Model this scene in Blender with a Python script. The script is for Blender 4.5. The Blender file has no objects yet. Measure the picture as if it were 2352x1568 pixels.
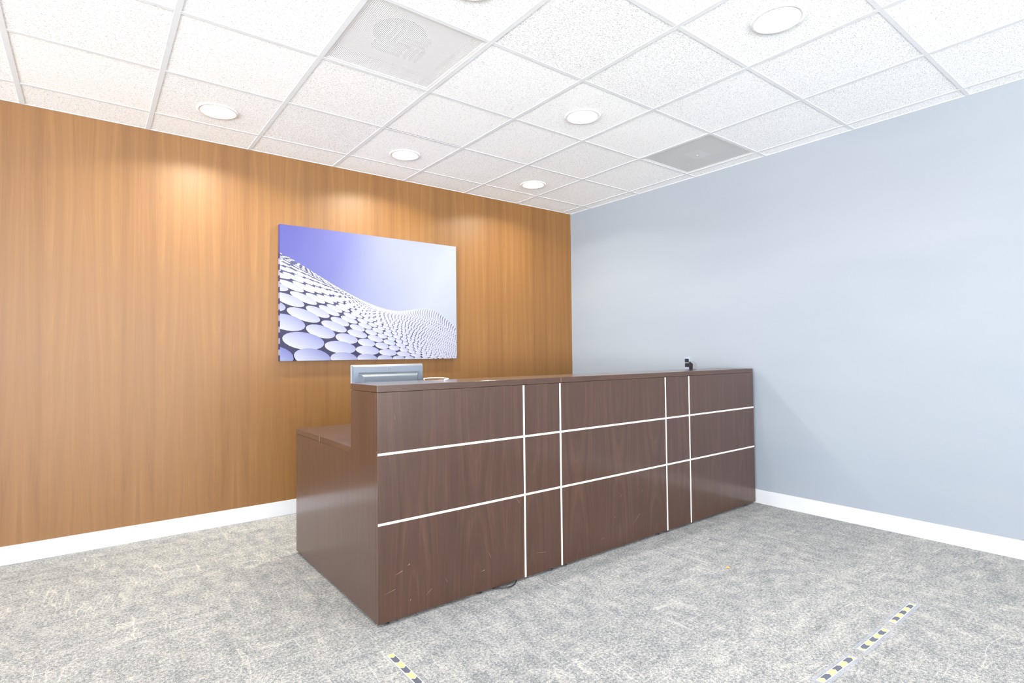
import bpy, bmesh, math, random
from mathutils import Vector, Matrix, noise as mnoise
random.seed(7)
S = bpy.context.scene
col = S.collection
# ------------------------------------------------------------------ dimensions (metres)
H = 2.6462            # ceiling height
W = 0.015             # x of the blue wall face
T = 0.6096            # ceiling module
GA, GB = 0.1067, 0.3101   # first grid lines off the blue / wood walls
XL, YB = -11.2, -11.0   # far extents of the room
BH = 0.1053           # baseboard height
DX0, DX1 = -3.0794, -0.014    # desk ends
DY0, DYC, DY1 = -2.0176, -1.7179, -0.8564
DH, DL = 1.0297, 0.7316

# ------------------------------------------------------------------ node helpers
def s2l(c):
    return tuple(((v/12.92) if v <= .04045 else ((v+.055)/1.055)**2.4) for v in [x/255 for x in c])
class NT:
    def __init__(s, name):
        s.m = bpy.data.materials.new(name); s.m.use_nodes = True
        s.t = s.m.node_tree; s.t.nodes.clear()
        s.out = s.n('ShaderNodeOutputMaterial'); s.b = s.n('ShaderNodeBsdfPrincipled')
        s.l(s.b.outputs[0], s.out.inputs[0])
    def n(s, k, **kw):
        x = s.t.nodes.new(k)
        for a, b in kw.items(): setattr(x, a, b)
        return x
    def l(s, a, b): s.t.links.new(a, b)
    def put(s, sock, v):
        if hasattr(v, 'links') or isinstance(v, bpy.types.NodeSocket): s.l(v, sock)
        elif isinstance(v, (tuple, list)) and len(v) == 3 and sock.type == 'RGBA': sock.default_value = (*v, 1)
        else: sock.default_value = v
    def math(s, op, a, b=0.0, c=None, clamp=False):
        x = s.n('ShaderNodeMath', operation=op, use_clamp=clamp)
        s.put(x.inputs[0], a); s.put(x.inputs[1], b)
        if c is not None: s.put(x.inputs[2], c)
        return x.outputs[0]
    def pos(s): return s.n('ShaderNodeNewGeometry').outputs['Position']
    def obj(s): return s.n('ShaderNodeTexCoord').outputs['Object']
    def sep(s, v):
        x = s.n('ShaderNodeSeparateXYZ'); s.l(v, x.inputs[0]); return x.outputs
    def comb(s, a, b, c):
        x = s.n('ShaderNodeCombineXYZ')
        for i, v in enumerate((a, b, c)): s.put(x.inputs[i], v)
        return x.outputs[0]
    def noise(s, v, scale, detail=3, rough=.55, dist=0):
        x = s.n('ShaderNodeTexNoise'); s.l(v, x.inputs['Vector'])
        x.inputs['Scale'].default_value = scale; x.inputs['Detail'].default_value = detail
        x.inputs['Roughness'].default_value = rough; x.inputs['Distortion'].default_value = dist
        return x.outputs[0]
    def ramp(s, f, stops, mode='LINEAR'):
        x = s.n('ShaderNodeValToRGB'); s.put(x.inputs[0], f); r = x.color_ramp; r.interpolation = mode
        while len(r.elements) < len(stops): r.elements.new(.5)
        for e, (p, c) in zip(r.elements, stops):
            e.position = p; e.color = (*c, 1) if len(c) == 3 else c
        return x.outputs[0]
    def mr(s, f, a, b, c, d, smooth=False):
        x = s.n('ShaderNodeMapRange', clamp=True)
        if smooth: x.interpolation_type = 'SMOOTHSTEP'
        s.put(x.inputs[0], f)
        for i, v in enumerate((a, b, c, d)): x.inputs[i+1].default_value = v
        return x.outputs[0]
    def mix(s, f, a, b, blend='MIX'):
        x = s.n('ShaderNodeMix', data_type='RGBA', blend_type=blend)
        s.put(x.inputs[0], f); s.put(x.inputs[6], a); s.put(x.inputs[7], b)
        return x.outputs[2]
    def bump(s, h, strength=.2, dist=.001):
        x = s.n('ShaderNodeBump'); s.put(x.inputs['Height'], h)
        x.inputs['Strength'].default_value = strength; x.inputs['Distance'].default_value = dist
        s.l(x.outputs[0], s.b.inputs['Normal'])
    def set(s, **kw):
        for k, v in kw.items(): s.put(s.b.inputs[k.replace('_', ' ')], v)
        return s

def plain(name, rgb, rough=.5, metal=0, var=.04, scale=40, lin=False, spec=.5):
    c = rgb if lin else s2l(rgb)
    n = NT(name)
    f = n.noise(n.obj(), scale, 2)
    n.set(Base_Color=n.mix(n.mr(f, .3, .7, 0, 1), tuple(v*(1-var) for v in c), tuple(min(1, v*(1+var)) for v in c)),
          Roughness=rough, Metallic=metal, Specular_IOR_Level=spec)
    return n.m

# ---- wood wall: book-matched vertical veneer
def wood_wall():
    n = NT('veneer_wall'); P = n.sep(n.pos()); x, z = P[0], P[2]
    pp = n.math('PINGPONG', n.math('ADD', x, 4.251+.1185+2*.2815*20), .2815)     # leaf-local coordinate, mirrored
    lw = n.noise(n.comb(n.math('MULTIPLY', pp, 3.2), n.math('MULTIPLY', z, .8), 3.1), 1.0, 2)
    u = n.math('ADD', pp, n.math('MULTIPLY', n.math('SUBTRACT', lw, .5), .09))
    # cathedral figure stretched round a knot
    du = n.math('SUBTRACT', pp, .1185)
    dz = n.math('MULTIPLY', n.math('SUBTRACT', z, 2.212), .055)
    r = n.math('SQRT', n.math('ADD', n.math('MULTIPLY', du, du), n.math('MULTIPLY', dz, dz)))
    r = n.math('ADD', r, n.math('MULTIPLY', lw, .05))
    rings = n.noise(n.comb(n.math('MULTIPLY', r, 70), 0.5, n.math('MULTIPLY', z, .12)), 1.0, 2, .6)
    broad = n.noise(n.comb(n.math('MULTIPLY', u, 17), n.math('MULTIPLY', z, .22), 1.0), 1.0, 3, .6)
    fine = n.noise(n.comb(n.math('MULTIPLY', u, 210), n.math('MULTIPLY', z, 1.3), 2.0), 1.0, 3, .7)
    fib = n.noise(n.comb(n.math('MULTIPLY', x, 900), n.math('MULTIPLY', z, 30), 0.0), 1.0, 2, .6)
    knot = n.mr(n.math('SQRT', n.math('ADD', n.math('MULTIPLY', du, du), n.math('MULTIPLY', n.math('MULTIPLY', n.math('SUBTRACT', z, 2.212), .4), n.math('MULTIPLY', n.math('SUBTRACT', z, 2.212), .4)))), .0, .018, 1, 0, True)
    f = n.math('ADD', n.math('MULTIPLY', broad, .42), n.math('MULTIPLY', rings, .26))
    f = n.math('ADD', f, n.math('MULTIPLY', fine, .26))
    f = n.math('ADD', f, n.math('MULTIPLY', fib, .10))
    f = n.math('SUBTRACT', f, n.math('MULTIPLY', knot, .07))
    c = n.ramp(f, [(.29, s2l((80, 51, 24))), (.44, s2l((99, 67, 33))), (.58, s2l((109, 76, 39))), (.76, s2l((124, 92, 54)))])
    # panel joints
    for sx in (-3.83, -2.938, -2.046, -1.154, -0.262):
        j = n.math('LESS_THAN', n.math('ABSOLUTE', n.math('SUBTRACT', x, sx)), .0011)
        c = n.mix(n.math('MULTIPLY', j, .35), c, s2l((120, 80, 50)))
    n.set(Base_Color=c, Roughness=n.mr(fine, .3, .7, .42, .52), Specular_IOR_Level=.35)
    n.bump(fine, .08, .0004)
    return n.m
# ---- dark desk laminate
def wood_desk(name, horiz=False, tint=1.0):
    n = NT(name); P = n.sep(n.pos())
    x = n.math('ADD', P[0], n.math('MULTIPLY', P[1], 1.07)); z = P[2]
    if horiz:
        along = P[0] if horiz == 'x' else P[1]
        across = n.math('ADD', n.math('MULTIPLY', P[1] if horiz == 'x' else P[0], 1.0), P[2])
        x, z = across, along
    lw = n.noise(n.comb(n.math('MULTIPLY', x, 3.0), n.math('MULTIPLY', z, 1.3), 7.7), 1.0, 2)
    pp = n.math('PINGPONG', n.math('ADD', x, 20.03), .17)
    zz = n.math('MULTIPLY', n.math('SUBTRACT', n.math('PINGPONG', n.math('ADD', z, 5.1), .62), -.05), .11)
    r = n.math('ADD', n.math('SQRT', n.math('ADD', n.math('MULTIPLY', pp, pp), n.math('MULTIPLY', zz, zz))), n.math('MULTIPLY', lw, .07))
    rings = n.noise(n.comb(n.math('MULTIPLY', r, 85), 0.0, n.math('MULTIPLY', z, .4)), 1.0, 2, .6)
    fine = n.noise(n.comb(n.math('MULTIPLY', x, 150), n.math('MULTIPLY', z, 4), 0), 1.0, 3, .7)
    broad = n.noise(n.comb(n.math('MULTIPLY', x, 9), n.math('MULTIPLY', z, .9), 0), 1.0, 2)
    f = n.math('ADD', n.math('ADD', n.math('MULTIPLY', rings, .42), n.math('MULTIPLY', fine, .38)), n.math('MULTIPLY', broad, .2))
    a, b, d = [tuple(v*tint for v in s2l(q)) for q in ((47, 28, 19), (56, 36, 26), (75, 51, 38))]
    smudge = n.noise(n.pos(), 4.5, 4, .6)
    n.set(Base_Color=n.ramp(f, [(.32, a), (.5, b), (.72, d)]), Roughness=.34, Specular_IOR_Level=.35, Coat_Weight=.65, Coat_Roughness=.13, Coat_IOR=1.5)
    n.bump(fine, .05, .0003)
    return n.m
# ---- carpet
def carpet():
    n = NT('carpet_tile'); P = n.sep(n.pos()); x, y = P[0], P[1]
    p = n.pos()
    wob = n.noise(p, 1.3, 2)
    yw = n.math('ADD', y, n.math('MULTIPLY', wob, .12)); xw = n.math('ADD', x, n.math('MULTIPLY', wob, .12))
    a = n.noise(n.comb(n.math('MULTIPLY', xw, 6), n.math('MULTIPLY', yw, 15), 0), 1.0, 5, .66)
    b = n.noise(n.comb(n.math('MULTIPLY', xw, 15), n.math('MULTIPLY', yw, 6), 5), 1.0, 5, .66)
    sel = n.mr(n.noise(p, 1.6, 2), .44, .56, 0, 1, True)
    st = n.math('ADD', n.math('MULTIPLY', a, sel), n.math('MULTIPLY', b, n.math('SUBTRACT', 1, sel)))
    blot = n.noise(p, 13, 10, .85)
    # thin light straight-ish slashes along both directions
    def slash(c1, c2, seed):
        w = n.noise(n.comb(n.math('MULTIPLY', c1, 1.1), n.math('MULTIPLY', c2, .9), seed), 1.0, 2)
        q = n.noise(n.comb(n.math('MULTIPLY', c1, 1.8), n.math('MULTIPLY', n.math('ADD', c2, n.math('MULTIPLY', w, .12)), 13), seed+2), 1.0, 2, .5)
        return n.mr(n.math('ABSOLUTE', n.math('SUBTRACT', q, .5)), 0, .016, 1, 0)
    mask = n.mr(n.noise(p, 3.4, 3), .5, .62, 0, 1)
    mask2 = n.mr(n.noise(n.comb(y, x, 4.0), 3.1, 3), .5, .62, 0, 1)
    sl = n.math('ADD', n.math('MULTIPLY', slash(x, y, 1.0), mask), n.math('MULTIPLY', slash(y, x, 8.0), mask2))
    f = n.math('ADD', n.math('MULTIPLY', st, .45), n.math('MULTIPLY', blot, .55))
    fib = n.noise(n.comb(n.math('MULTIPLY', x, 380), n.math('MULTIPLY', y, 380), 0), 1.0, 2, .8)
    fib2 = n.noise(p, 95, 2, .6)
    k = n.mr(f, .30, .70, 0, 1)
    k = n.math('ADD', k, n.math('MULTIPLY', sl, .36))
    k = n.math('ADD', k, n.math('MULTIPLY', n.math('SUBTRACT', fib, .5), 3.0))
    k = n.math('ADD', k, n.math('MULTIPLY', n.math('SUBTRACT', fib2, .5), 2.0), clamp=True)
    c = n.ramp(k, [(0, s2l((98, 102, 105))), (.40, s2l((130, 133, 136))), (.70, s2l((159, 157, 154))), (1, s2l((183, 179, 172)))])
    n.set(Base_Color=c, Roughness=.95, Specular_IOR_Level=.1)
    n.bump(fib, .5, .003)
    return n.m
# ---- ceiling tile
def tile_mat():
    n = NT('mineral_tile'); at = n.n('ShaderNodeAttribute', attribute_name='tile'); A = n.sep(at.outputs['Vector'])
    P = n.sep(n.pos())
    x = n.math('ADD', P[0], n.math('MULTIPLY', A[0], 37)); y = n.math('ADD', P[1], n.math('MULTIPLY', A[1], 29))
    big = n.noise(n.comb(n.math('MULTIPLY', x, 120), n.math('MULTIPLY', y, 230), 0), 1.0, 2, .6, 1.2)
    sm = n.noise(n.comb(n.math('MULTIPLY', x, 260), n.math('MULTIPLY', y, 330), 3), 1.0, 1, .6, .3)
    thr = n.mr(A[2], 0, 1, .395, .455)
    s1 = n.math('MULTIPLY', n.math('SUBTRACT', thr, big), 22, clamp=True)
    s2 = n.math('MULTIPLY', n.math('SUBTRACT', n.mr(A[2], 0, 1, .385, .41), sm), 16, clamp=True)
    gr = n.noise(n.pos(), 260, 2)
    base = n.mix(n.mr(gr, .3, .7, 0, 1), (.865, .89, .905), (.915, .935, .95))
    c = n.mix(n.math('MULTIPLY', s2, .33), base, (.26, .26, .26))
    c = n.mix(n.math('MULTIPLY', s1, .62), c, (.28, .27, .265))
    n.set(Base_Color=c, Roughness=.95, Specular_IOR_Level=.1)
    n.bump(n.math('SUBTRACT', 1, n.math('ADD', s1, s2)), .25, .001)
    return n.m
# ---- perforated metal: open round holes
def perf(name, rgb, pitch, rad, alpha_hole=1.0):
    n = NT(name); P = n.sep(n.obj())
    def fr(v): return n.math('SUBTRACT', n.math('FRACT', n.math('DIVIDE', n.math('ADD', v, 10), pitch)), .5)
    a, b = fr(P[0]), fr(P[1])
    d = n.math('SQRT', n.math('ADD', n.math('MULTIPLY', a, a), n.math('MULTIPLY', b, b)))
    hole = n.math('LESS_THAN', d, rad)
    n.set(Base_Color=s2l(rgb), Roughness=.45)
    tr = n.n('ShaderNodeBsdfTransparent'); mx = n.n('ShaderNodeMixShader')
    n.l(hole, mx.inputs[0]); n.l(n.b.outputs[0], mx.inputs[1]); n.l(tr.outputs[0], mx.inputs[2]); n.l(mx.outputs[0], n.out.inputs[0])
    return n.m
def dots(name, rgb, dark, pitch, rad, axes=(0, 2)):
    n = NT(name); P = n.sep(n.obj())
    def fr(v, o=0): return n.math('SUBTRACT', n.math('FRACT', n.math('DIVIDE', n.math('ADD', v, 10+o), pitch)), .5)
    u, v = P[axes[0]], n.math('ADD', P[axes[1]], n.math('MULTIPLY', P[1], .8))
    p_, q_ = n.math('ADD', u, v), n.math('SUBTRACT', u, v)
    a, b = fr(p_), fr(q_)
    d = n.math('SQRT', n.math('ADD', n.math('MULTIPLY', a, a), n.math('MULTIPLY', b, b)))
    n.set(Base_Color=n.mix(n.math('LESS_THAN', d, rad), s2l(rgb), s2l(dark)), Roughness=.5)
    return n.m
def emis(name, rgb, st):
    n = NT(name); n.set(Base_Color=(.8, .8, .8), Emission_Color=rgb, Emission_Strength=st); return n.m

M = dict(
    wall_wood=wood_wall(), desk=wood_desk('dark_laminate'), desk_h=wood_desk('dark_laminate_edge', 'x', 1.0),
    desk_hy=wood_desk('dark_laminate_end_edge', 'y', 1.0), carpet=carpet(), tile=tile_mat(),
    blue=None, white=plain('white_trim_paint', (174, 175, 178), .4, var=.015, scale=6),
    bar=plain('white_steel_grid', (214, 217, 221), .8, var=.01, spec=0),
    inlay=plain('cream_inlay', (206, 202, 196), .35, var=.02), black=plain('black_plastic', (24, 22, 24), .5),
    plywood=plain('raw_board', (60, 45, 38), .7), ring=plain('white_lamp_ring', (226, 226, 226), .4, var=.01),
    bulb=emis('lamp_glow', (1, .97, .92), 28), refl=plain('white_reflector', (244, 244, 244), .3, 0, var=.01),
    pan=plain('white_duct_pan', (220, 221, 223), .6), pan_d=plain('grey_duct_pan', (165, 167, 169), .6),
    duct=plain('duct_shade', (45, 46, 60), .8), perf=perf('perforated_steel', (246, 247, 249), .0076, .34),
    perf2=perf('perforated_grey_steel', (226, 228, 228), .0076, .36),
    mon=plain('blue_grey_plastic', (84, 93, 106), .4, var=.02), mon2=plain('light_grey_plastic', (140, 147, 154), .35, var=.02),
    vent=dots('vent_grille', (92, 100, 110), (26, 29, 36), .0042, .33), screen=plain('dark_screen', (14, 15, 18), .15),
    silver=plain('silver_plastic', (128, 132, 150), .35, 0), dev_side=plain('grey_green_plastic', (128, 138, 142), .4),
    dev_dark=plain('black_gloss_plastic', (20, 22, 30), .2), dev_mid=plain('grey_plastic', (112, 118, 120), .4),
    cable=plain('white_cable', (228, 230, 232), .4), film_y=plain('pale_yellow_print', (204, 194, 128), .4, var=.02),
    film_w=plain('white_print', (222, 222, 225), .4, var=.01), film_d=plain('slate_grey_print', (84, 88, 100), .4, var=.05, scale=90),
    leaf=plain('dry_leaf', (205, 160, 90), .8), leaf2=plain('pink_scrap', (222, 190, 170), .8),
    scratch=plain('bare_scratch', (150, 122, 106), .6), alu=plain('aluminium_frame', (150, 152, 156), .35, .8),
    deck=plain('dark_deck', (60, 60, 62), .9), stretcher=plain('pine_stretcher', (190, 155, 110), .7),
)
def blue_wall():
    n = NT('pale_blue_paint'); p = n.pos()
    op = n.noise(p, 320, 2); lg = n.noise(n.comb(n.math('MULTIPLY', n.sep(p)[1], .35), 0, n.math('MULTIPLY', n.sep(p)[2], 1.3)), 1.5, 2)
    n.set(Base_Color=n.mix(n.mr(lg, .35, .65, 0, 1), s2l((120, 127, 136)), s2l((125, 131, 139))), Roughness=.55, Specular_IOR_Level=.35)
    n.bump(op, .12, .0006); return n.m
M['blue'] = blue_wall()
def film():
    n = NT('clear_film'); n.set(Base_Color=s2l((182, 187, 198)), Roughness=.5, Specular_IOR_Level=.15)
    tr = n.n('ShaderNodeBsdfTransparent'); mx = n.n('ShaderNodeMixShader'); mx.inputs[0].default_value = .74
    n.l(n.b.outputs[0], mx.inputs[1]); n.l(tr.outputs[0], mx.inputs[2]); n.l(mx.outputs[0], n.out.inputs[0]); return n.m
M['film'] = film()
def glass():
    n = NT('window_glass'); g = n.n('ShaderNodeBsdfGlossy'); g.inputs['Roughness'].default_value = .02
    tr = n.n('ShaderNodeBsdfTransparent'); mx = n.n('ShaderNodeMixShader'); f = n.n('ShaderNodeFresnel')
    n.l(f.outputs[0], mx.inputs[0]); n.l(tr.outputs[0], mx.inputs[1]); n.l(g.outputs[0], mx.inputs[2]); n.l(mx.outputs[0], n.out.inputs[0]); return n.m
M['glass'] = glass()
def printed():
    n = NT('canvas_picture'); a = n.n('ShaderNodeAttribute', attribute_name='ink')
    g = n.noise(n.pos(), 700, 2)
    c = n.mix(n.mr(g, .3, .7, 0, .05), a.outputs['Color'], (.5, .5, .6)); c = n.mix(1, c, (.32, .32, .33), 'MULTIPLY')
    n.set(Base_Color=c, Roughness=.5, Specular_IOR_Level=.25); n.bump(g, .1, .0005); return n.m
M['print'] = printed()

# ------------------------------------------------------------------ mesh helpers
class B:
    """bmesh collector in world coordinates"""
    def __init__(s): s.bm = bmesh.new()
    def box(s, x0, x1, y0, y1, z0, z1, bev=0, mi=0, seg=2):
        vs = [s.bm.verts.new((x, y, z)) for x in (x0, x1) for y in (y0, y1) for z in (z0, z1)]
        fs = [s.bm.faces.new([vs[i] for i in q]) for q in ((0, 1, 3, 2), (4, 6, 7, 5), (0, 4, 5, 1), (2, 3, 7, 6), (0, 2, 6, 4), (1, 5, 7, 3))]
        for f in fs: f.material_index = mi
        if bev:
            es = list({e for f in fs for e in f.edges})
            bmesh.ops.bevel(s.bm, geom=es, offset=bev, segments=seg, affect='EDGES', profile=.5)
        return s
    def poly(s, pts, mi=0):
        f = s.bm.faces.new([s.bm.verts.new(p) for p in pts]); f.material_index = mi; return f
    def prism(s, pts, vec, mi=0, bev=0):
        v = Vector(vec); a = [s.bm.verts.new(p) for p in pts]; b = [s.bm.verts.new(Vector(p)+v) for p in pts]
        n = len(a); fs = [s.bm.faces.new(a), s.bm.faces.new(b[::-1])]
        for i in range(n): fs.append(s.bm.faces.new((a[i], b[i], b[(i+1) % n], a[(i+1) % n])))
        for f in fs: f.material_index = mi
        if bev: bmesh.ops.bevel(s.bm, geom=list({e for f in fs for e in f.edges}), offset=bev, segments=2, affect='EDGES', profile=.5)
        return s
    def lathe(s, prof, c, n=48, mi=0):
        rings = []
        for r, z in prof:
            rings.append([s.bm.verts.new((c[0]+r*math.cos(2*math.pi*k/n), c[1]+r*math.sin(2*math.pi*k/n), c[2]+z)) for k in range(n)] if r > 0 else [s.bm.verts.new((c[0], c[1], c[2]+z))])
        for a, b in zip(rings, rings[1:]):
            for k in range(n):
                j = (k+1) % n
                q = [a[k % len(a)], a[j % len(a)], b[j % len(b)], b[k % len(b)]]
                u = []
                for v in q:
                    if v not in u: u.append(v)
                if len(u) > 2: f = s.bm.faces.new(u); f.material_index = mi; f.smooth = True
        return s
    def tube(s, pts, r, n=10, mi=0):
        P = [Vector(p) for p in pts]; rings = []
        for i, p in enumerate(P):
            t = (P[min(i+1, len(P)-1)]-P[max(i-1, 0)]).normalized()
            a = t.cross(Vector((0, 0, 1)) if abs(t.z) < .9 else Vector((1, 0, 0))).normalized(); b = t.cross(a)
            rings.append([s.bm.verts.new(p+a*r*math.cos(2*math.pi*k/n)+b*r*math.sin(2*math.pi*k/n)) for k in range(n)])
        for a, b in zip(rings, rings[1:]):
            for k in range(n):
                f = s.bm.faces.new((a[k], a[(k+1) % n], b[(k+1) % n], b[k])); f.smooth = True; f.material_index = mi
        s.bm.faces.new(rings[0]); s.bm.faces.new(rings[-1][::-1])
        return s
    def make(s, name, mats, parent=None, recalc=True):
        if recalc: bmesh.ops.recalc_face_normals(s.bm, faces=s.bm.faces)
        org = Vector((0, 0, 0)); q = parent
        while q is not None: org = org+q.location; q = q.parent
        if org.length: bmesh.ops.translate(s.bm, verts=s.bm.verts, vec=-org)
        me = bpy.data.meshes.new(name); s.bm.to_mesh(me); s.bm.free()
        for m in (mats if isinstance(mats, (list, tuple)) else [mats]): me.materials.append(m)
        o = bpy.data.objects.new(name, me); col.objects.link(o)
        if parent is not None: o.parent = parent
        return o
def tag(o, label, cat, group=None):
    o['label'] = label; o['category'] = cat
    if group: o['group'] = group
    return o
def thing(name, loc, label, cat, group=None, rz=0):
    o = bpy.data.objects.new(name, None); col.objects.link(o); o.location = loc; o.rotation_euler = (0, 0, rz)
    o.empty_display_size = .1
    return tag(o, label, cat, group)
def struct(o): o['kind'] = 'structure'; return o
def dup(root, loc, label):
    r = root.copy(); col.objects.link(r); r.location = loc; r['label'] = label
    def rec(src, dst):
        for ch in list(src.children):
            c = ch.copy(); col.objects.link(c); c.parent = dst; rec(ch, c)
    rec(root, r); return r

# ------------------------------------------------------------------ room shell
TOP = H+.36
struct(B().box(XL-.2, W+.2, YB-.2, .2, -.15, 0).make('floor', M['carpet']))
struct(B().box(XL-.2, W+.15, 0, .15, 0, TOP).make('wall_left', M['wall_wood']))
struct(B().box(W, W+.15, YB-.2, 0, 0, TOP).make('wall_right', M['blue']))
bbx = B()
bbx.box(XL, W-.013, -.013, -.0002, .0005, BH, .0015)
struct(bbx.make('baseboard_left', M['white']))
struct(B().box(W-.013, W-.0002, YB, -.0002, .0005, BH, .0015).make('baseboard_right', M['white']))
# rear walls (behind the camera), unseen; tall glazing added to let in fill light
def added_glazing(name, axis, wn):
    """wall with a row of added tall windows; axis 'x' runs along x at y=YB, axis 'y' runs along y at x=XL"""
    if axis == 'x': a0, a1 = XL, W; face = (YB-.15, YB)
    else: a0, a1 = YB, -.0; face = (XL-.15, XL)
    def bx(b, u0, u1, z0, z1, d0=None, d1=None, bev=0):
        d0 = face[0] if d0 is None else d0; d1 = face[1] if d1 is None else d1
        return b.box(u0, u1, d0, d1, z0, z1, bev) if axis == 'x' else b.box(d0, d1, u0, u1, z0, z1, bev)
    b = B(); n = 5; pier = .28; seg = (a1-a0-pier)/n
    bx(b, a0, a1, 0, .22); bx(b, a0, a1, 2.52, TOP)
    for k in range(n+1):
        bx(b, a0+k*seg, a0+k*seg+pier, .22, 2.52)
    struct(b.make(name, M['blue']))
    for k in range(n):
        u0, u1 = a0+k*seg+pier, a0+(k+1)*seg
        b = B(); c = (face[0]+face[1])/2; d0, d1 = c-.03, c+.03
        bx(b, u0, u0+.05, .22, 2.52, d0, d1); bx(b, u1-.05, u1, .22, 2.52, d0, d1)
        bx(b, u0+.05, u1-.05, .22, .27, d0, d1); bx(b, u0+.05, u1-.05, 2.47, 2.52, d0, d1)
        bx(b, (u0+u1)/2-.025, (u0+u1)/2+.025, .27, 2.47, d0, d1)
        w = struct(b.make('window_%d' % (wn+k), M['alu']))  # unseen window added so outside light reaches the ceiling and walls
        g = B(); bx(g, u0+.05, (u0+u1)/2-.025, .27, 2.47, c-.004, c+.004); bx(g, (u0+u1)/2+.025, u1-.05, .27, 2.47, c-.004, c+.004)
        g.make('pane', M['glass'], w)
added_glazing('wall_back', 'x', 1)
added_glazing('wall_front', 'y', 6)

# ------------------------------------------------------------------ ceiling
LIGHTS = [(-3.450, -.556), (-2.206, -.556), (-.968, -.558), (-1.608, -1.811), (-1.618, -3.052), (-2.845, -2.44)]
def gx(i): return -GA-T*i
def gy(j): return -GB-T*j
added_lights = []  # unseen downlights added for floor light that bounces onto the ceiling
for (i, j) in ((2.5, 7.5), (6.5, 6.5), (8.5, 4.5), (8.5, 8.5), (11.5, 6.5), (5.5, 10.5), (1.5, 10.5), (11.5, 10.5), (10.5, 1.5), (.5, 7.5), (13.5, 3.5), (14.5, 12.5), (8.5, 13.5), (3.5, 14.5)):
    added_lights.append((gx(i), gy(j)))
VENTS = {(4, 2), (0, 2)}
HALF = .0125
NI = int((-XL-GA)/T)+1; NJ = int((-YB-GB)/T)+1
cb = B(); lay = cb.bm.loops.layers.float_color.new('tile')
def cell_of(p): return (math.floor((-p[0]-GA)/T), math.floor((-p[1]-GB)/T))
holes = {cell_of(p): p for p in LIGHTS+added_lights}
HR = .099
coarse = {(4, 0): 1.0, (3, 3): 1.0, (2, 3): .85, (1, 3): .6, (2, 2): .1, (3, 0): .15, (3, 1): .2, (0, 3): .8, (0, 4): .9, (1, 4): .7, (-1, 2): .4}
for i in range(-1, NI):
    for j in range(-1, NJ):
        if (i, j) in VENTS: continue
        x1 = gx(i) if i >= 0 else W; x0 = max(gx(i+1), XL)
        y1 = gy(j) if j >= 0 else 0; y0 = max(gy(j+1), YB)
        if x1-x0 < .02 or y1-y0 < .02: continue
        g = .002
        sx = sy = 0
        if (i, j) == (3, 1): sy = -.0135
        zz = H+.0016
        X0, X1, Y0, Y1 = x0+g, x1-g, y0+g+sy, y1-g+sy
        if (i, j) == (3, 1): X0 += .0; X1 -= .008
        rv = (random.random(), random.random(), coarse.get((i, j), random.uniform(.15, .75)), 1)
        before = set(cb.bm.faces)
        if (i, j) in holes:
            c = holes[(i, j)]; n = 40
            sq = [cb.bm.verts.new(p) for p in ((X0, Y0, zz), (X1, Y0, zz), (X1, Y1, zz), (X0, Y1, zz))]
            ci = [cb.bm.verts.new((c[0]+HR*math.cos(2*math.pi*k/n), c[1]+HR*math.sin(2*math.pi*k/n), zz)) for k in range(n)]
            es = [cb.bm.edges.new((sq[k], sq[(k+1) % 4])) for k in range(4)]+[cb.bm.edges.new((ci[k], ci[(k+1) % n])) for k in range(n)]
            bmesh.ops.triangle_fill(cb.bm, use_beauty=True, use_dissolve=False, edges=es)
            up = [cb.bm.verts.new(v.co+Vector((0, 0, .015))) for v in ci]
            for k in range(n): cb.bm.faces.new((ci[k], ci[(k+1) % n], up[(k+1) % n], up[k]))
        else:
            cb.box(X0, X1, Y0, Y1, zz, zz+.015)
        for f in set(cb.bm.faces)-before:
            for l in f.loops: l[lay] = rv
ceil = struct(cb.make('ceiling', M['tile']))
gb = B()
for i in range(0, NI):
    gb.box(gx(i)-HALF, gx(i)+HALF, YB, 0, H-.0004, H+.0014, .0002, seg=1)
for j in range(0, NJ):
    for i in range(-1, NI):   # cross tees sit between the main bars
        xa = gx(i)-HALF if i >= 0 else W; xb = max(gx(i+1)+HALF, XL)
        if xa > xb: gb.box(xb, xa, gy(j)-HALF+.002, gy(j)+HALF-.002, H-.0002, H+.0014, .0002, seg=1)
gb.box(XL, W, -.0105, 0, H-.0003, H+.0014); gb.box(W-.004, W, YB, 0, H-.0003, H+.0014)
gb.make('ceiling_grid', M['bar'], ceil)
B().box(XL-.2, W+.2, YB-.2, .2, TOP, TOP+.1).make('roof_deck', M['deck'], ceil)

# downlights
def downlight(p, label):
    t = thing('downlight', (p[0], p[1], H), label, 'ceiling light', 'recessed round downlights')
    b = B(); b.lathe([(.096, .003), (.112, .003), (.112, -.0015), (.108, -.004), (.093, -.0035), (.090, 0), (.090, .004)], t.location); b.make('trim_ring', M['ring'], t)
    b = B(); b.lathe([(.090, .003), (.089, .02), (.080, .06), (.062, .10), (.045, .125), (.0, .125)], t.location); b.make('reflector', M['refl'], t)
    b = B(); b.lathe([(0, .052), (.020, .055), (.036, .068), (.042, .088), (.036, .105), (.020, .115), (0, .118)], t.location, 28); b.make('lamp', M['bulb'], t)
    return t
labels = ['round downlight nearest the left edge, above the wood wall left of the picture',
          'round downlight above the wood wall over the canvas picture',
          'round downlight above the wood wall nearest the room corner, farthest from viewer',
          'bright round downlight in the ceiling left of the grey vent above the desk',
          'glaring white round downlight near the top right of the ceiling',
          'round downlight at the top edge behind the large perforated ceiling vent']
d0 = downlight(LIGHTS[0], labels[0])
for p, l in zip(LIGHTS[1:], labels[1:]): dup(d0, (p[0], p[1], H), l)
for k, p in enumerate(added_lights): dup(d0, (p[0], p[1], H), 'added unseen round downlight in the ceiling behind the viewer')
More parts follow.
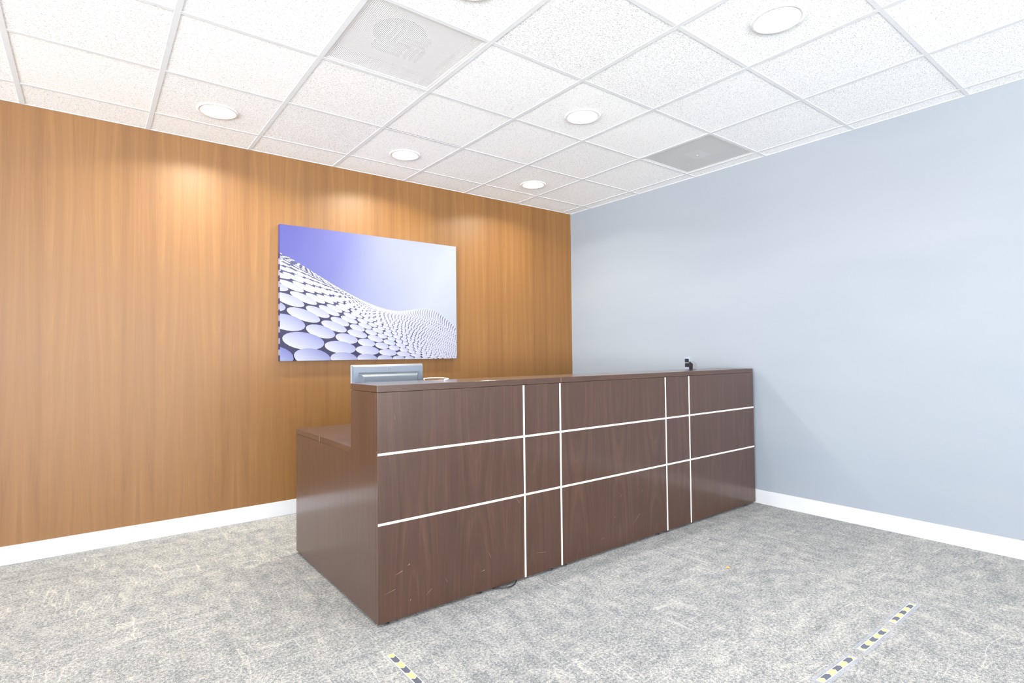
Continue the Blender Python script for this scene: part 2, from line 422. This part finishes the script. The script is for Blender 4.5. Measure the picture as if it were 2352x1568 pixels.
def spot(p, e, colr, c0=.28, c1=.40, pw=1.6, z=H-.012, r=.045):
    """downlight beam: a lamp whose intensity falls off with angle and is cut by its can"""
    l = bpy.data.lights.new('downlight_beam', 'SPOT'); l.energy = e; l.color = colr; l.spot_size = math.radians(168); l.spot_blend = 0; l.shadow_soft_size = r
    l.use_nodes = True; t = l.node_tree; t.nodes.clear()
    out = t.nodes.new('ShaderNodeOutputLight'); em = t.nodes.new('ShaderNodeEmission'); tc = t.nodes.new('ShaderNodeTexCoord'); sp = t.nodes.new('ShaderNodeSeparateXYZ')
    ab = t.nodes.new('ShaderNodeMath'); ab.operation = 'ABSOLUTE'; po = t.nodes.new('ShaderNodeMath'); po.operation = 'POWER'; po.inputs[1].default_value = pw
    mr = t.nodes.new('ShaderNodeMapRange'); mr.interpolation_type = 'SMOOTHSTEP'; mr.inputs[1].default_value = c0; mr.inputs[2].default_value = c1
    mu = t.nodes.new('ShaderNodeMath'); mu.operation = 'MULTIPLY'
    L_ = t.links.new
    L_(tc.outputs['Normal'], sp.inputs[0]); L_(sp.outputs[2], ab.inputs[0]); L_(ab.outputs[0], po.inputs[0]); L_(ab.outputs[0], mr.inputs[0])
    L_(po.outputs[0], mu.inputs[0]); L_(mr.outputs[0], mu.inputs[1]); L_(mu.outputs[0], em.inputs['Strength']); L_(em.outputs[0], out.inputs[0])
    o = bpy.data.objects.new('downlight_beam', l); col.objects.link(o); o.location = (p[0], p[1], z)
for k in range(3): spot(LIGHTS[k], (120, 122, 92)[k], (1, .95, .80), .25, .37)
for k in (3, 4, 5): spot(LIGHTS[k], (95, 55, 40)[k-3], (1, .98, .95), .22, .36)
for p in added_lights: spot(p, 22, (1, .98, .95), .22, .36)  # beams of the added, unseen downlights

# air vents in the ceiling module
def vent(cell, label, name, mat, panm, kind):
    i, j = cell; x1, x0 = gx(i)-.008, gx(i+1)+.008; y1, y0 = gy(j)-.008, gy(j+1)+.008
    cx, cy = (x0+x1)/2, (y0+y1)/2
    t = thing(name, (cx, cy, H), label, 'air vent', 'perforated ceiling vents')
    b = B(); f = .02
    for q in ((x0, x1, y0, y0+f), (x0, x1, y1-f, y1), (x0, x0+f, y0+f, y1-f), (x1-f, x1, y0+f, y1-f)): b.box(*q, H+.0032, H+.006)
    b.make('frame', M['ring'], t)
    B().box(x0+f, x1-f, y0+f, y1-f, H+.0038, H+.0046).make('perforated_face', mat, t)
    b = B(); z0, z1 = H+.0065, H+.085
    b.box(x0, x0+.004, y0, y1, z0, z1); b.box(x1-.004, x1, y0, y1, z0, z1); b.box(x0+.004, x1-.004, y0, y0+.004, z0, z1); b.box(x0+.004, x1-.004, y1-.004, y1, z0, z1)
    b.box(x0, x1, y0, y1, z1, z1+.004)
    b.make('backing_pan', panm, t)
    if kind == 'large':
        b = B(); b.lathe([(.0, .080), (.125, .080), (.130, .083)], (cx-.01, cy+.02, H)); b.make('duct_mouth_disc', M['duct'], t)  # flat dark disc; the duct's inner shade is put into its colour
        b = B()
        for k in range(3):
            for sx, sy, dx, dy in ((-.115, .055, .15, 0), (-.04, -.075, .15, 0), (.06, .02, 0, .11), (-.1, -.10, 0, .11)):
                if dx: b.box(cx+sx, cx+sx+dx, cy+sy+k*.032, cy+sy+k*.032+.007, H+.03, H+.055)
                else: b.box(cx+sx+k*.03, cx+sx+k*.03+.007, cy+sy, cy+sy+dy, H+.03, H+.055)
        b.make('deflector_vanes', M['white'], t)
    else:
        b = B(); b.box(cx-.085, cx+.085, cy-.06, cy+.06, H+.0075, H+.0115, .001); b.make('deflector_plate', M['bar'], t)
        b = B(); b.lathe([(0, .0012), (.004, .0018), (.005, .0035), (0, .0037)], (cx, cy, H), 16); b.make('fixing_screw', M['ring'], t)
vent((4, 2), 'large white perforated square ceiling vent with vanes visible inside, nearest viewer', 'ceiling_vent', M['perf'], M['pan'], 'large')
vent((0, 2), 'grey perforated square ceiling vent close to the pale blue wall', 'ceiling_vent', M['perf2'], M['pan_d'], 'small')

# ------------------------------------------------------------------ reception desk
desk = thing('reception_desk', ((DX0+DX1)/2, (DY0+DY1)/2, 0), 'long dark brown laminate reception desk with cream inlay lines, standing against blue wall', 'desk')
PB = .014
SL = .0295   # slab thickness
b = B(); b.box(DX0, DX1, DY0, DY0+.022, PB, DH-SL-.0014, .0006)
def scr(x0_, z0_, x1_, z1_, w):
    d = Vector((x1_-x0_, 0, z1_-z0_)).normalized(); nn = Vector((-d.z, 0, d.x))*w; y = DY0-.00025
    b.poly([(x0_, y, z0_), (x1_, y, z1_), (x1_+nn.x, y, z1_+nn.z), (x0_+nn.x*.3, y, z0_+nn.z*.3)], 1)
for q in ((-3.0, .205, -2.965, .215, .0016), (-2.94, .232, -2.93, .237, .003), (-3.05, .135, -3.0, .145, .001), (-2.93, .075, -2.925, .082, .002), (-2.85, .08, -2.82, .10, .001),
          (-2.55, .11, -2.53, .112, .002), (-2.51, .20, -2.49, .16, .0008), (-2.35, .45, -2.31, .40, .0008), (-2.2, .12, -2.14, .11, .0008), (-1.55, .30, -1.53, .315, .0012), (-1.43, .12, -1.37, .17, .0012),
          (-1.35, .30, -1.34, .31, .001), (-1.6, .19, -1.59, .192, .002), (-1.72, .085, -1.69, .09, .001), (-.98, .36, -.96, .39, .001), (-.52, .30, -.515, .29, .001), (-3.0, .9, -2.998, .88, .0006), (-2.75, .13, -2.74, .11, .0008)):
    scr(*q)
fp = b.make('front_panel', [M['desk'], M['scratch']], desk)
def zs(z): return DH*z
b = B()
tz = DH-SL-.0014; lz = DL-SL-.001
prof = [(DY0+.0224, PB), (DY0+.0224, tz), (DYC, tz), (DYC, lz), (DY1, lz), (DY1, PB)]
b.prism([(DX0, y, z) for y, z in prof], (.0245, 0, 0), bev=.0007)
b.make('side_panel', M['desk'], desk)
b = B(); b.prism([(DX1-.0245, y, z) for y, z in prof], (.0245, 0, 0), bev=.0007); b.make('side_panel', M['desk'], desk)
b = B(); b.box(DX0-.0005, DX1+.0005, DY0-.0005, DYC+.0, DH-SL, DH, .0012)
ct = b.make('counter_top', M['desk_h'], desk)
b = B(); b.box(-2.0115, -2.0105, DY0-.0008, DY0, DH-SL, DH-.001); b.make('edge_joint', M['scratch'], ct)
b = B(); b.box(DX0-.0003, DX1, DYC+.001, DY1, DL-SL, DL, .001)
wt = b.make('worktop', M['desk_hy'], desk)
b = B(); b.box(DX0-.0008, DX0-.0003, -1.2755, -1.2735, DL-SL, DL-.001); b.make('edge_joint', M['scratch'], wt)
b = B(); b.box(DX0+.025, DX1-.025, DYC-.022, DYC, DL+.0005, DH-SL-.001, .0008); b.make('riser_panel', M['desk'], desk)
for xa, xb in ((DX0+.03, -2.62), (-.52, DX1-.03)):      # drawer pedestals under the worktop
    b = B(); b.box(xa, xb, -1.42, DY1-.06, .03, DL-SL-.003, .001); pd = b.make('pedestal', M['desk'], desk)
    for k in range(3):
        z0 = .045+k*.215
        b = B(); b.box(xa+.01, xb-.01, DY1-.059, DY1-.042, z0, z0+.205, .002); dr = b.make('drawer', M['desk'], pd)
        b = B(); b.box((xa+xb)/2-.06, (xa+xb)/2+.06, DY1-.041, DY1-.026, z0+.15, z0+.16, .003); b.make('handle', M['alu'], dr)
# inlay lines
yi = DY0-.0011
for zc in (.7335, .4345):
    b = B(); b.box(DX0+.0003, DX1-.0003, yi, DY0+.001, zc-.0052, zc+.0052, .0003, seg=1); b.make('inlay_strip', M['inlay'], desk)
for xc in (-2.2745, -2.0200, -1.0955, -.8395):
    b = B(); b.box(xc-.0052, xc+.0052, yi-.0002, DY0+.001, PB, DH-SL-.003, .0003, seg=1); b.make('inlay_strip', M['inlay'], desk)
# levelling glides
for gxx in (-3.035, -2.55, -2.09, -1.985, -1.18, -1.095, -.13):
    b = B(); b.lathe([(0, .0005), (.016, .0005), (.017, .004), (.012, .008), (.006, .009), (.006, .030), (0, .030)], (gxx, DY0+.024, 0), 18); b.make('levelling_foot', M['black'], desk)
for gxx, gyy in ((DX0+.03, -1.5), (DX0+.03, -.9), (-.05, -.9)):
    b = B(); b.lathe([(0, .0005), (.016, .0005), (.017, .004), (.012, .008), (.006, .009), (.006, .011), (0, .011)], (gxx, gyy, 0), 18); b.make('levelling_foot', M['black'], desk)
b = B(); b.box(DX0+.06, DX1-.05, DY0+.05, DY0+.066, .004, .20); b.make('base_rail', M['plywood'], desk)
b = B(); b.box(DX0+.05, DX0+.066, DY0+.08, DY1-.08, .004, .20); b.make('base_rail', M['plywood'], desk)

# cable loop peeking out from under the desk
pts = [(-2.475+.15*t, DY0+.012-.042*math.sin(math.pi*t), .005+.002*math.sin(math.pi*t)) for t in [k/14 for k in range(15)]]
tag(B().tube(pts, .0032, 8).make('black_cable', M['black']), 'thin black cable loop peeking out under the front of the desk', 'cable')

# ------------------------------------------------------------------ monitor
mx, my, mzt = -2.712, -1.34, 1.112
mon = thing('computer_monitor', (mx, my, DL), 'blue-grey computer monitor seen from the back, standing on the desk behind the counter', 'monitor')
mw = .213
def loc(x, y, z): return (mx+x, my+y, z)
b = B(); zb = mzt-.275
b.box(mx-mw, mx+mw, my, my+.016, zb, mzt-.003, .004); b.make('bezel', M['mon2'], mon)
B().box(mx-mw+.018, mx+mw-.018, my+.0162, my+.0172, zb+.018, mzt-.02).make('screen', M['screen'], mon)
def frustum(b, x0, x1, z0, z1, y0, X0, X1, Z0, Z1, y1, mi_top=0, mi_side=0, mi_f=0, cap=True):
    a = [b.bm.verts.new((mx+x, my+y0, z)) for x, z in ((x0, z0), (x1, z0), (x1, z1), (x0, z1))]
    c = [b.bm.verts.new((mx+x, my+y1, z)) for x, z in ((X0, Z0), (X1, Z0), (X1, Z1), (X0, Z1))]
    for k, mi in ((0, 0), (1, mi_side), (2, mi_top), (3, mi_side)):
        f = b.bm.faces.new((a[k], a[(k+1) % 4], c[(k+1) % 4], c[k])); f.material_index = mi
    f = b.bm.faces.new(c); f.material_index = mi_f
    b.bm.faces.new(a[::-1])
b = B(); frustum(b, -mw+.001, mw-.001, zb+.001, mzt-.0045, -.0005, -mw+.008, mw-.008, zb+.01, mzt-.013, -.018)
b.box(mx-.006, mx+.006, my-.0188, my-.0178, mzt-.033, mzt-.021, .002, seg=2)
b.make('back_shell', M['mon'], mon)
b = B(); frustum(b, -mw+.033, mw-.038, zb+.05, mzt-.045, -.0185, -mw+.045, mw-.062, zb+.07, mzt-.066, -.062, 1, 1, 0)
f1 = b; b.box(mx-mw+.048, mx+mw-.066, my-.0632, my-.0624, mzt-.092, mzt-.070, 0, 1)
b.make('vented_housing', [M['mon'], M['vent']], mon)
b = B(); b.box(mx-.03, mx+.03, my-.075, my-.0645, DL+.012, DL+.26, .004); b.make('stand_neck', M['mon'], mon)
b = B(); b.lathe([(0, .0005), (.11, .0005), (.115, .004), (.11, .009), (.03, .014), (0, .014)], (mx, my-.03, DL), 40); b.make('stand_base', M['mon'], mon)
mon.rotation_euler = (0, 0, math.radians(-2.5))
# curved white cable rising behind the counter
cp = [(-2.44, -1.27, .7355), (-2.45, -1.30, .80), (-2.49, -1.40, .96), (-2.53, -1.435, 1.01), (-2.545, -1.45, 1.0245), (-2.542, -1.50, 1.0296), (-2.545, -1.58, 1.0335), (-2.543, -1.64, 1.0345), (-2.548, -1.70, 1.0342), (-2.57, -1.76, 1.0338), (-2.60, -1.80, 1.0337), (-2.635, -1.83, 1.0337)]
def smooth(P, n=8):
    out = []; V = [Vector(p) for p in P]; V = [V[0]*2-V[1]]+V+[V[-1]*2-V[-2]]
    for i in range(1, len(V)-2):
        for k in range(n):
            t = k/n; a, b_, c, d = V[i-1:i+3]
            out.append(.5*((2*b_)+(c-a)*t+(2*a-5*b_+4*c-d)*t*t+(3*b_-a-3*c+d)*t**3))
    out.append(V[-2]); return out
tag(B().tube(smooth(cp), .0028, 10).make('white_cable', M['cable']), 'thin white curved cable arching over the counter edge right of the monitor', 'cable')

# ------------------------------------------------------------------ small device on the counter
dx, dy = -.475, -1.774
dev = thing('desk_device', (dx, dy, DH), 'small upright silver device with two dark windows on the far end of the counter', 'device')
b = B(); b.box(dx, dx+.046, dy, dy+.038, DH+.0005, DH+.093, .003); b.make('body', M['dev_side'], dev)
b = B(); b.box(dx-.0035, dx-.0003, dy-.001, dy+.039, DH+.001, DH+.093, .001); b.make('face_frame', M['silver'], dev)
for z0, z1 in ((.018, .048), (.053, .081)):
    b = B(); b.box(dx-.0045, dx-.0037, dy+.001, dy+.036, DH+z0, DH+z1, .0003, seg=1); b.make('window', M['dev_dark'], dev)
b = B(); y1 = dy-.0015
b.prism([(dx-.006, y1, DH+.001), (dx-.006, y1, DH+.058), (dx-.006, y1-.008, DH+.062), (dx-.006, y1-.036, DH+.044), (dx-.006, y1-.034, DH+.001)], (.046, 0, 0), bev=.0015)
b.make('wedge_holder', M['dev_mid'], dev)
b = B(); b.prism([(dx-.0085, y1-.001, DH+.002), (dx-.0085, y1-.001, DH+.056), (dx-.0085, y1-.008, DH+.060), (dx-.0085, y1-.034, DH+.043), (dx-.0085, y1-.032, DH+.002)], (.0022, 0, 0)); b.make('wedge_face', M['dev_dark'], dev)

# ------------------------------------------------------------------ canvas picture
CX0, CX1, CZ0, CZ1 = -2.957, -1.450, 1.128, 2.131
CYF = -.042
CW, CH = CX1-CX0, CZ1-CZ0
pic = thing('wall_picture', ((CX0+CX1)/2, CYF/2, CZ0), 'large frameless canvas picture of pale discs under a violet-blue sky on the wood wall', 'picture')
def lerp(a, b_, t): return tuple(p+(q-p)*t for p, q in zip(a, b_))
def interp(tab, x):
    if x <= tab[0][0]: return tab[0][1]
    for (a, u), (c, v) in zip(tab, tab[1:]):
        if x <= c:
            t = (x-a)/(c-a); return u+(v-u)*t
    return tab[-1][1]
# picture plane units: u 0..1512 to the right, v 0..1008 downward
PW, PH = 1512., 1008.
SKY = [(-200, 150), (0, 212), (150, 286), (300, 372), (450, 452), (600, 522), (700, 560), (800, 590), (900, 608), (1000, 606), (1100, 582), (1200, 572), (1280, 580), (1350, 612), (1440, 680), (1512, 745), (1700, 900)]
def sky_y(x):
    s = 0
    for k in range(-2, 3): s += interp(SKY, x+k*28)
    return s/5
BOT = [(-200, 820), (0, 838), (170, 860), (450, 908), (650, 930), (800, 946), (930, 958), (1030, 968), (1250, 990), (1700, 1030)]
def bot_y(x): return interp(BOT, x)
def hx(x, r):
    q = interp([(0, .80), (300, .815), (700, .845), (1000, .885), (1200, .945), (1350, .975), (1700, .985)], x); N = 30
    return (q**r-q**N)/(1-q**N)
def row_y(x, r): 
    y = sky_y(x)+(bot_y(x)-sky_y(x))*hx(x, r)
    if r > 0:   # belly of the wave at the right
        y += 46*math.exp(-((x-1180)/210)**2)*math.sin(math.pi*min(1, hx(x, r)))
    return y
def ink(u, v):   # sky colours
    t = max(0, min(1, (u/PW)*.95+.28*(v/PH)-.04))
    return lerp(lerp((96, 98, 186), (140, 147, 206), min(1, t*2)), (206, 214, 228), max(0, min(1, t*1.7-.5)))
b = B(); L = b.bm.loops.layers.float_color.new('ink')
def W3(u, v, e=0): return (CX0+CW*u/PW, CYF-e, CZ1-CH*v/PH)
def paint(f, cs):
    for l, c in zip(f.loops, cs): l[L] = (*s2l(c), 1)
NXg, NYg = 42, 28
sky_faces = []
for a in range(NXg):
    for c in range(NYg):
        uv = [(PW*(a+p)/NXg, PH*(c+q)/NYg) for p, q in ((0, 0), (0, 1), (1, 1), (1, 0))]
        f = b.poly([W3(*q) for q in uv]); paint(f, [ink(*q) for q in uv])
def clip(poly):
    for ax, lim, sg in ((0, 0, 1), (0, PW, -1), (1, 0, 1), (1, PH, -1)):
        out = []
        for k in range(len(poly)):
            p, q = poly[k], poly[(k+1) % len(poly)]
            ip = (p[ax]-lim)*sg >= 0; iq = (q[ax]-lim)*sg >= 0
            if ip: out.append(p)
            if ip != iq:
                t = (lim-p[ax])/(q[ax]-p[ax]); out.append((p[0]+(q[0]-p[0])*t, p[1]+(q[1]-p[1])*t))
        poly = out
        if len(poly) < 3: return []
    return poly
# dark building ground under the discs
nseg = 120
for a in range(nseg):
    u0, u1 = PW*a/nseg, PW*(a+1)/nseg
    k0, k1 = sky_y(u0)+4, sky_y(u1)+4
    steps = 6
    for q in range(steps):
        va, vb = q/steps, (q+1)/steps
        pts = [(u0, k0+(PH-k0)*va), (u0, k0+(PH-k0)*vb), (u1, k1+(PH-k1)*vb), (u1, k1+(PH-k1)*va)]
        f = b.poly([W3(*p, .0002) for p in pts])
        paint(f, [lerp(lerp((96, 98, 140), (44, 40, 92), min(1, max(0, (p[1]-sky_y(p[0]))/330))), (62, 66, 100), min(1, p[0]/PW)*.7) for p in pts])
def disc(cx, cy, rx, ry, ang, e, blue):
    n = 22 if rx > 30 else (14 if rx > 14 else 10)
    for (sc, off, dark) in ((1.05, ry*.09, True), (1.0, 0, False)):
        P = []
        for k in range(n):
            a = 2*math.pi*k/n; x, y = rx*sc*math.cos(a), ry*sc*math.sin(a)
            P.append((cx+x*math.cos(ang)-y*math.sin(ang), cy+off+x*math.sin(ang)+y*math.cos(ang)))
        if dark and rx < 9: continue
        P = clip(P)
        if len(P) < 3: continue
        f = b.poly([W3(*p, e+(0 if dark else .00006)) for p in P])
        if dark: paint(f, [(44, 42, 78)]*len(P))
        else:
            cs = []
            for p in P:
                t = ((p[0]-cx)*.6-(p[1]-cy)*1.2)/(rx+1e-6)      # paler at the lower left
                t = max(0, min(1, .5+.5*t))
                cs.append(lerp(lerp((250, 251, 255), (244, 247, 255), blue), lerp((206, 211, 236), (112, 120, 198), blue), t))
            paint(f, cs)
NR = 31
for r in range(NR-1, -3, -1):
    A = 256*(.12+.88*.885**max(r, 0)) if r >= 0 else 256*1.12
    x = 170.; dxs = A+24; dec = .775+.006*min(r, 18)
    xs = []
    half = (r % 2)
    xx = 170.-(.5*dxs if half else 0)-(0 if r >= 0 else 90)
    # step left first
    l1 = xx-dxs*1.22; l2 = l1-dxs*1.45
    xs += [l2, l1, xx]; d = dxs
    gaps = [dxs*1.45, dxs*1.22]
    k = 0
    while xx < PW+40 and len(xs) < 90:
        xx += d; xs.append(xx); gaps.append(d); d = 21+(d-21)*dec; k += 1
    gaps.append(d)
    for i, xv in enumerate(xs):
        if xv < -170 or xv > PW+20: continue
        g = gaps[min(i, len(gaps)-1)] if i == 0 else (gaps[i-1]+gaps[min(i, len(gaps)-1)])/2
        y0 = row_y(xv, r) if r >= 0 else row_y(xv, 0)+(row_y(xv, 0)-row_y(xv, 1))*1.12*(-r)
        yn = row_y(xv, r+1) if r >= 0 else y0-(row_y(xv, 0)-row_y(xv, 1))*1.1
        if y0 > PH+120 or y0 < sky_y(xv)-1: continue
        dyv = abs(y0-yn)
        sl = math.atan2((row_y(xv+10, max(r, 0))-row_y(xv-10, max(r, 0))), 20)
        disc(xv, y0, min(g*.50, max(9.5, dyv*4.5)) if g > 40 else g*.5, max(dyv*.60, 3.0), sl*.95, .0003+.00001*(NR-r), max(0, min(1, .05+dyv/150)))
# wrapped sides
def side(pts, c0): 
    f = b.poly(pts); paint(f, [c0]*4)
e0 = CYF; ey = -.0015
for k in range(24):
    v0, v1 = PH*k/24, PH*(k+1)/24; cc = (98, 92, 178) if v1 < 215 else ((60, 56, 118) if k % 2 else (196, 202, 230))
    side([W3(0, v0), W3(0, v1), (CX0, ey, W3(0, v1)[2]), (CX0, ey, W3(0, v0)[2])], cc)
side([W3(PW, 0), W3(PW, PH), (CX1, ey, CZ0), (CX1, ey, CZ1)], (205, 212, 235))
side([W3(0, 0), W3(PW, 0), (CX1, ey, CZ1), (CX0, ey, CZ1)], (170, 172, 226))
side([W3(0, PH), W3(PW, PH), (CX1, ey, CZ0), (CX0, ey, CZ0)], (52, 48, 92))
b.make('printed_canvas', M['print'], pic, recalc=False)
b = B(); s_ = .035
for q in ((CX0+.003, CX1-.003, CZ0+.003, CZ0+s_), (CX0+.003, CX1-.003, CZ1-s_, CZ1-.003), (CX0+.003, CX0+s_, CZ0+s_, CZ1-s_), (CX1-s_, CX1-.003, CZ0+s_, CZ1-s_)):
    b.box(q[0], q[1], -.03, -.002, q[2], q[3])
b.make('stretcher_frame', M['stretcher'], pic)

# ------------------------------------------------------------------ floor marking strips
def strip(p0, p1, wid, apex, label, film_=.014):
    """p0 -> p1 centre line; apex +1: chevrons point towards p0"""
    a = Vector((*p0, 0)); c = Vector((*p1, 0)); d = (c-a); Ln = d.length; d.normalize(); nn = Vector((-d.y, d.x, 0))
    t = thing('floor_marker', tuple((a+c)/2), label, 'floor marker', 'striped floor marking strips')
    def P(s, w, z): v = a+d*s+nn*w; return (v.x, v.y, z)
    h = wid/2
    b = B(); b.prism([P(-film_, -h-film_, .0012), P(Ln+film_, -h-film_, .0012), P(Ln+film_, h+film_, .0012), P(-film_, h+film_, .0012)], (0, 0, .0004)); b.make('clear_film', M['film'], t)
    b = B(); b.prism([P(0, -h, .0018), P(Ln, -h, .0018), P(Ln, h, .0018), P(0, h, .0018)], (0, 0, .0005))
    z = .0026; w = h-.0022; pitch = Ln/6; k_ = -apex*.010
    def cl(s): return max(.002, min(Ln-.002, s))
    bounds = [.5*pitch+pitch*q for q in range(6)]
    edges = [None]+bounds+[None]; g = .0012
    for q in range(7):
        e0_, e1_ = edges[q], edges[q+1]
        def line(e, s, side_):
            if e is None: return [(s, -w), (s, 0), (s, w)]
            return [(cl(e+side_*g-k_*.0-(-k_)*0), -w), (cl(e+side_*g+k_), 0), (cl(e+side_*g), w)]
        A_ = line(e0_, .002, 1); Z_ = line(e1_, Ln-.002, -1)
        mi = 2 if q % 2 else 1
        b.poly([P(s, w_, z) for s, w_ in A_[:2]]+[P(s, w_, z) for s, w_ in Z_[:2][::-1]], mi)
        b.poly([P(s, w_, z) for s, w_ in A_[1:]]+[P(s, w_, z) for s, w_ in Z_[1:][::-1]], mi)
    b.make('printed_strip', [M['film_w'], M['film_y'], M['film_d']], t)
strip((-1.082, -3.343), (-1.348, -3.347), .026, 1, 'yellow and grey striped floor marker farthest from viewer, nearest the blue wall')
strip((-1.433, -3.353), (-1.690, -3.3525), .027, -1, 'yellow and grey striped floor marker between two others in the right-hand row')
strip((-1.767, -3.353), (-2.027, -3.346), .026, 1, 'yellow and grey striped floor marker in the right-hand row, nearest viewer, cut by bottom edge')
strip((-3.129, -2.236), (-3.129, -2.498), .028, -1, 'lone yellow and grey striped floor marker below the near corner of the desk', .004)
# crumbs on the carpet
def scrap(x, y, r, mat, name, label):
    b = B(); pts = [(x+r*(1.3 if k % 2 else .8)*math.cos(k*math.pi/4), y+r*(.55 if k % 3 else .8)*math.sin(k*math.pi/4), .002+.0015*(k % 3)) for k in range(8)]
    b.prism(pts, (0, 0, .0012)); tag(b.make(name, mat), label, 'scrap')
scrap(-1.337, -2.583, .012, M['leaf'], 'leaf_fragment', 'tiny yellow dry leaf fragment on the carpet in front of the desk')
scrap(-2.034, -3.228, .006, M['leaf2'], 'paper_scrap', 'tiny pinkish scrap on the carpet left of the nearest right-hand floor marker')

# ------------------------------------------------------------------ light from outside through the added windows, ground half brightened to lift ceiling
w = bpy.data.worlds.new('daylight'); S.world = w; w.use_nodes = True
bg = w.node_tree.nodes['Background']; nt = w.node_tree; tc = nt.nodes.new('ShaderNodeTexCoord'); sp = nt.nodes.new('ShaderNodeSeparateXYZ'); rp = nt.nodes.new('ShaderNodeValToRGB')
mm = nt.nodes.new('ShaderNodeMath'); mm.operation = 'MULTIPLY_ADD'; mm.inputs[1].default_value = .5; mm.inputs[2].default_value = .5
nt.links.new(tc.outputs['Generated'], sp.inputs[0]); nt.links.new(sp.outputs[2], mm.inputs[0]); nt.links.new(mm.outputs[0], rp.inputs[0]); nt.links.new(rp.outputs[0], bg.inputs[0])
for e, (p_, c_) in zip([rp.color_ramp.elements[0], rp.color_ramp.elements[1]], ((.49, (1.0, 1.0, .99, 1)), (.51, (.66, .68, .71, 1)))): e.position = p_; e.color = c_
bg.inputs[1].default_value = 38
def portal(cx, cy, rz, wd):
    l = bpy.data.lights.new('window_portal', 'AREA'); l.shape = 'RECTANGLE'; l.size = wd; l.size_y = 2.3; l.cycles.is_portal = True
    o = bpy.data.objects.new('window_portal', l); col.objects.link(o); o.location = (cx, cy, 1.37); o.rotation_euler = (math.pi/2, 0, rz)
portal((XL+W)/2, YB-.16, 0, 11.2)
portal(XL-.16, YB/2, -math.pi/2, 11.0)

# ------------------------------------------------------------------ camera
cam = bpy.data.cameras.new('camera'); co = bpy.data.objects.new('camera', cam); col.objects.link(co); S.camera = co
cam.sensor_width = 36; cam.sensor_fit = 'HORIZONTAL'; cam.lens = 36*1262.6353/2352; cam.clip_start = .05; cam.clip_end = 200
co.location = (-4.0604, -4.2421, 1.1575); co.rotation_euler = (math.radians(91.3467), math.radians(.6363), math.radians(-37.599))
vs = S.view_settings; vs.view_transform = 'Standard'; vs.look = 'None'; vs.gamma = 1; vs.use_curve_mapping = False; vs.exposure = 0.34
